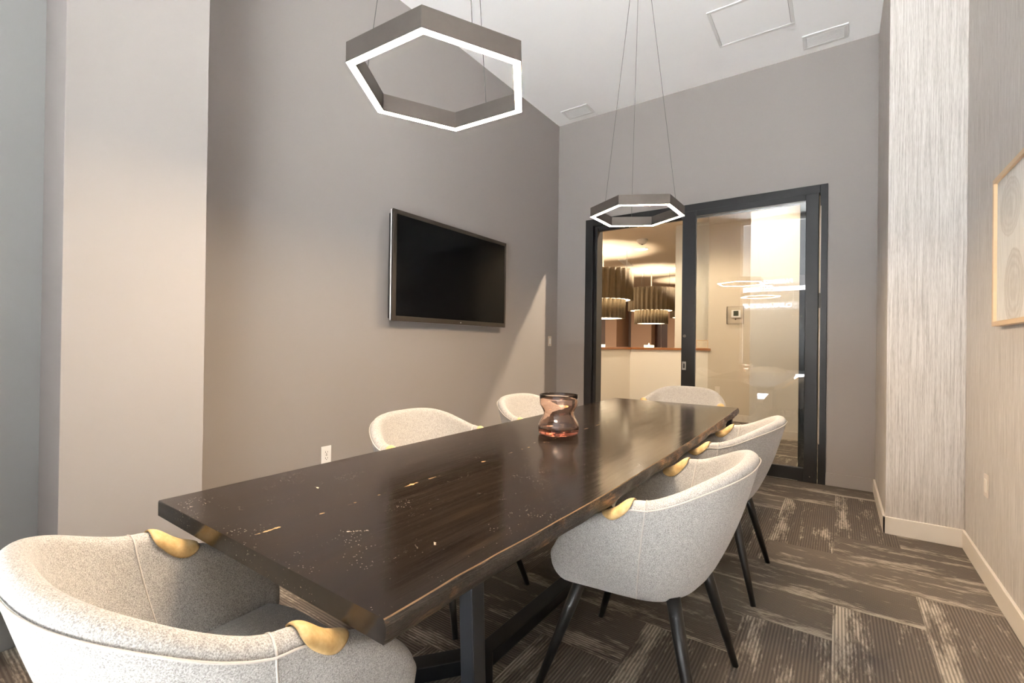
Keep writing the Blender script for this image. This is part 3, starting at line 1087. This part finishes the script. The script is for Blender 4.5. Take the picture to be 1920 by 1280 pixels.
k = MB(); k.box((-3.26, 8.17, 1.125), (-1.73, 8.45, 1.162)); k.box((-3.26, 5.6, 1.125), (-3.08, 8.17, 1.162))
struct(k.build('trim_1', M['cap_wood'], bevel=0.004))
k = MB(); k.box((-1.772, 8.186, 0), (-0.985, 8.2, BH)); k.box((-0.999, 7.016, 0), (-0.985, 8.2, BH)); k.box((-0.999, 7.016, 0), (1.5, 7.03, BH))
struct(k.build('baseboard_lobby', M['cream_trim'], bevel=0.002))
sF = LY / 15.0
struct(box('wall_lobby_column', (-6.13 * sF, LY - 1.2, 0), (-5.75 * sF, LY, LZ), M['lobby_pink']))
struct(box('wall_lobby_block', (-5.50 * sF, LY - 0.5, 0), (-4.84 * sF, LY, LZ), M['lobby_pink']))
struct(box('wall_lobby_panel', (-4.36 * sF, LY - 0.4, 0), (-3.0 * sF, LY, LZ), M['lobby_pink']))
d2 = bpy.data.objects.new('door_2', None); COL.objects.link(d2); d2.location = (-4.60 * sF, LY, 0); struct(d2)
box('door_leaf', (-0.24 * sF, -0.06, 0), (0.24 * sF, 0, 2.5), M['red_brown'], d2, bevel=0.004)
box('door_panel', (-0.05 * sF, -0.075, 0.1), (-0.03 * sF, -0.06, 2.4), M['lobby_mauve'], d2)


def pleated(label, x, y, ztop, zmid, zbot, ru, rl, power):
    r = thing('drum_pendant', label, 'lamp', (x, y, zbot), 0, 'pleated drum pendants in the lobby')
    npl = 30
    rf = lambda t, rr_: 0.030 * math.sin(npl * t) * (1 if rr_ > 0.05 else 0)
    hm, ht = zmid - zbot, ztop - zbot
    k = MB(); k.lathe([(ru, hm), (ru, ht), (ru - 0.012, ht), (ru - 0.012, hm), (ru, hm)], npl * 8, rf=rf)
    k.build('upper_shade', M['pleat'], r, smooth=True, weld=True)
    k = MB(); k.lathe([(rl, 0), (rl, hm + 0.03), (rl - 0.012, hm + 0.03), (rl - 0.012, 0), (rl, 0)], npl * 8, rf=rf)
    k.build('lower_shade', M['pleat'], r, smooth=True, weld=True)
    k = MB(); k.lathe([(0, 0.012), (rl - 0.045, 0.012), (rl - 0.045, 0.02), (0, 0.02)], 48); k.build('lower_diffuser', M['lamp_glow'], r, weld=True)
    k = MB(); k.lathe([(rl + 0.03, hm + 0.01), (ru - 0.045, hm + 0.01), (ru - 0.045, hm + 0.018), (rl + 0.03, hm + 0.018), (rl + 0.03, hm + 0.01)], 48); k.build('upper_diffuser', M['lamp_glow'], r, weld=True)
    k = MB(); k.tube([(0, 0, 0.02), (0, 0, LZ - zbot)], 0.014, 10); k.build('rod', M['white_plastic'], r)
    k = MB(); k.lathe([(0, LZ - zbot - 0.05), (0.05, LZ - zbot - 0.05), (0.12, LZ - zbot - 0.012), (0.12, LZ - zbot), (0, LZ - zbot)], 32); k.build('canopy', M['white_plastic'], r, weld=True)
    for t in (0.4, 2.5, 4.6):
        k = MB(); k.tube([(ru * 0.8 * math.cos(t), ru * 0.8 * math.sin(t), hm + 0.02), (ru * 0.8 * math.cos(t), ru * 0.8 * math.sin(t), LZ - zbot)], 0.003, 6); k.build('wire', M['cable'], r)
    # the lamp's own bulb
    li = light('bulb', 'POINT', (0, 0, ht * 0.5), power, WARM, shadow_soft_size=0.1); li.parent = r
    return r


pleated('pleated two-tier drum pendant in the lobby, leftmost and nearest beside the door jamb', -4.46, 10.0, 2.89, 2.215, 1.80, 0.66, 0.49, 55)
pleated('pleated two-tier drum pendant in the lobby, middle one, wholly in view', -4.43, 13.3, 2.83, 2.19, 1.82, 0.62, 0.44, 60)
pleated('pleated two-tier drum pendant in the lobby, mostly hidden behind the pale wall edge', -3.96, 15.7, 2.83, 2.11, 1.74, 0.58, 0.40, 55)


def downlight(label, x, y, power, r_=0.09, z=LZ, aim=None, spread=150):
    r = thing('downlight', label, 'light', (x, y, z), 0, 'recessed lobby downlights')
    k = MB(); k.lathe([(r_, -0.006), (r_ + 0.025, -0.006), (r_ + 0.025, 0), (r_, 0), (r_, -0.006)], 32); k.build('trim_ring', M['white_plastic'], r, weld=True)
    k = MB(); k.lathe([(0, -0.004), (r_, -0.004), (r_, 0), (0, 0)], 32); k.build('lens', M['downlight'], r, weld=True)
    if power:
        li = light('bulb', 'SPOT', (0, 0, -0.02), power, WARM, shadow_soft_size=0.04, spot_size=math.radians(spread), spot_blend=0.4); li.parent = r
        if aim:
            li.rotation_euler = (Vector(aim) - Vector((x, y, z))).to_track_quat('-Z', 'Y').to_euler()
    return r


downlight('round lit downlight in the lobby ceiling above the drum pendants', -3.63, 10.2, 60, 0.13)
downlight('small lit downlight in the lobby ceiling at the edge of the pale wall', -3.70, 13.2, 25, 0.07)
downlight('small lit spot in the lobby ceiling between the left pendant cord and the smoke detector', -4.11, 10.19, 0, 0.035)
downlight('recessed downlight in the lobby ceiling just beyond the glass door header', -1.08, 5.61, 240, 0.06, LZ, (-2.8, 4.1, 1.1), 64)
downlight('recessed downlight in the lobby ceiling above the half wall', -2.6, 6.9, 100, 0.06)
downlight('added unseen fill spot in the lobby ceiling aimed at the beige wall', -0.9, 6.0, 75, 0.06, LZ, (-0.9, 7.2, 0.6), 110)  # hidden spot added to brighten the beige wall behind the glass
sd = thing('smoke_detector', 'white dome smoke detector on the lobby ceiling', 'detector', (-3.29, 9.28, LZ))
k = MB(); k.lathe([(0, -0.10), (0.05, -0.095), (0.085, -0.06), (0.09, -0.035), (0.11, -0.03), (0.11, 0), (0, 0)], 32); k.build('dome', M['white_plastic'], sd, smooth=True, weld=True)
k = MB(); k.lathe([(0, -0.104), (0.022, -0.104), (0.022, -0.09), (0, -0.09)], 24); k.build('sensor', M['slot'], sd, weld=True)
lv = thing('linear_diffuser', 'slim white rectangular air diffuser on the lobby ceiling', 'vent', (-4.58, 11.7, LZ), 0.2)
box('diffuser_frame', (-0.10, -0.55, -0.01), (0.10, 0.55, 0), M['white_plastic'], lv, bevel=0.003)
box('diffuser_slot', (-0.03, -0.5, -0.012), (0.03, 0.5, -0.009), M['vent_white'], lv)


def tealight(label, x, y, s=1.0):
    r = thing('tealight_holder', label, 'candle holder', (x, y, 1.1625), 0, 'tealight holders on the half wall')
    k = MB(); k.lathe([(0, 0), (0.085 * s, 0), (0.088 * s, 0.008), (0.088 * s, 0.042), (0.078 * s, 0.042), (0.076 * s, 0.014), (0, 0.014)], 32); k.build('dish', M['wax'], r, smooth=False, weld=True)
    k = MB(); k.lathe([(0, 0.0145), (0.02, 0.0145), (0.02, 0.045), (0, 0.045)], 20); cdl = k.build('candle', M['wax'], r, weld=True)
    k = MB(); k.lathe([(0, 0.046), (0.006, 0.05), (0.009, 0.058), (0.005, 0.072), (0, 0.08)], 12); k.build('flame', M['flame'], cdl, smooth=True, weld=True)


tealight('glowing tealight dish on the half wall ledge, right one under the middle drum pendant', -2.80, 8.31)
tealight('glowing tealight dish on the half wall ledge, left one near the door jamb', -3.165, 7.0)
cdn = thing('framed_card', 'small framed card standing on the half wall ledge behind the door glass', 'card', (-1.885, 8.30, 1.1625))
k = MB(); k.box((-0.095, -0.012, 0), (0.095, 0.012, 0.012)); k.box((-0.095, -0.012, 0.128), (0.095, 0.012, 0.14)); k.box((-0.095, -0.012, 0.012), (-0.083, 0.012, 0.128)); k.box((0.083, -0.012, 0.012), (0.095, 0.012, 0.128))
k.build('card_frame', M['oak'], cdn)
box('card_face', (-0.083, -0.008, 0.012), (0.083, 0.008, 0.128), M['card_glass'], cdn)
th = thing('thermostat', 'small thermostat under a clear guard on the tan lobby wall', 'thermostat', (-1.357, 8.2, 1.70))
body = box('body', (-0.06, -0.03, -0.035), (0.075, 0, 0.085), M['white_plastic'], th, bevel=0.004)
box('display', (-0.028, -0.032, -0.01), (0.043, -0.029, 0.07), plain('green_grey_display', (0.05, 0.06, 0.035), 0.3), body)
g = MB()
for a in (((-0.125, -0.055, -0.14), (0.122, -0.05, 0.14)), ((-0.125, -0.05, -0.14), (-0.12, 0, 0.14)), ((0.117, -0.05, -0.14), (0.122, 0, 0.14)), ((-0.12, -0.05, 0.135), (0.117, 0, 0.14)), ((-0.12, -0.05, -0.14), (0.117, 0, -0.135))):
    g.box(*a)
guard = g.build('guard', M['acrylic'], th)
k = MB(); k.tube([(0.008, -0.055, -0.065), (0.008, -0.062, -0.065)], 0.012, 12); k.build('guard_lock', M['bezel'], guard)
o = outlet('power_outlet', 'cream power outlet low on the tan lobby wall behind the glass', 'outlet', (-1.62, 8.2, 0.483), -PI / 2, M['cream_trim'], duplex=False)

# ------------------------------------------------------------------ street seen only as a reflection in the glass
FY = -14.0
struct(box('floor_street', (-30, FY - 6, -0.12), (25, YN - WT, -0.06), M['street']))
k = MB()
k.box((-16, FY - 0.3, -0.06), (-7.0, FY, 4.37)); k.box((3.0, FY - 0.3, -0.06), (14, FY, 4.37)); k.box((-7.0, FY - 0.3, 3.72), (3.0, FY, 4.37))
struct(k.build('wall_garage', M['facade']))
k = MB(); k.box((-16, FY - 6, -0.06), (14, FY - 5.9, 4.37)); k.box((-16, FY - 6, 4.25), (14, FY - 0.3, 4.37))
struct(k.build('wall_garage_inside', M['garage_dark']))
struct(box('trim_2', (-7.0, FY, 3.70), (3.0, FY + 0.12, 3.88), M['letters']))


def text(name, body, size, loc, mat, parent, depth=0.02):
    cu = bpy.data.curves.new(name, 'FONT'); cu.body = body; cu.size = size; cu.extrude = depth; cu.align_x = 'CENTER'; cu.align_y = 'CENTER'
    tmp = bpy.data.objects.new(name + '_tmp', cu); COL.objects.link(tmp)
    dg = bpy.context.evaluated_depsgraph_get()
    me = bpy.data.meshes.new_from_object(tmp.evaluated_get(dg))
    bpy.data.objects.remove(tmp)
    me.materials.clear(); me.materials.append(mat)
    o = bpy.data.objects.new(name, me); COL.objects.link(o); o.parent = parent
    o.location = loc; o.rotation_euler = (PI / 2, 0, PI)
    return o


cb_ = thing('clearance_bar', 'hanging clearance bar lettered in white across the street, seen mirrored in the door glass', 'sign', (-2.63, FY + 0.2, 3.03))
box('bar', (-1.2, -0.05, -0.16), (1.2, 0.05, 0.16), M['garage_dark'], cb_)
text('lettering', 'CLEARANCE 7\'-8"', 0.25, (0, 0.06, 0), M['letters'], cb_)
for sx in (-1, 1):
    k = MB(); k.tube([(sx, 0, 0.16), (sx, 0, 0.72)], 0.012, 6); k.build('chain', M['silver'], cb_)
ps = thing('parking_sign', 'long facade sign reading parking, seen mirrored in the door glass', 'sign', (-2.15, FY + 0.02, 4.1))
box('sign_board', (-0.8, 0, -0.12), (0.8, 0.06, 0.12), M['facade'], ps)
text('lettering', 'PARKING', 0.26, (-0.05, 0.07, 0), M['letters'], ps)
k = MB(); k.tube([(-0.66, 0.06, 0), (-0.66, 0.09, 0)], 0.11, 24); k.build('arrow_disc', M['letters'], ps)
ex = thing('exit_sign', 'small green lit sign under the facade band, seen mirrored in the door glass', 'sign', (-2.66, FY + 0.22, 3.84))
box('sign_case', (-0.25, -0.04, -0.13), (0.25, 0.04, 0.13), M['garage_dark'], ex)
text('lettering', 'EXIT', 0.24, (0, 0.05, 0), M['exit_green'], ex)
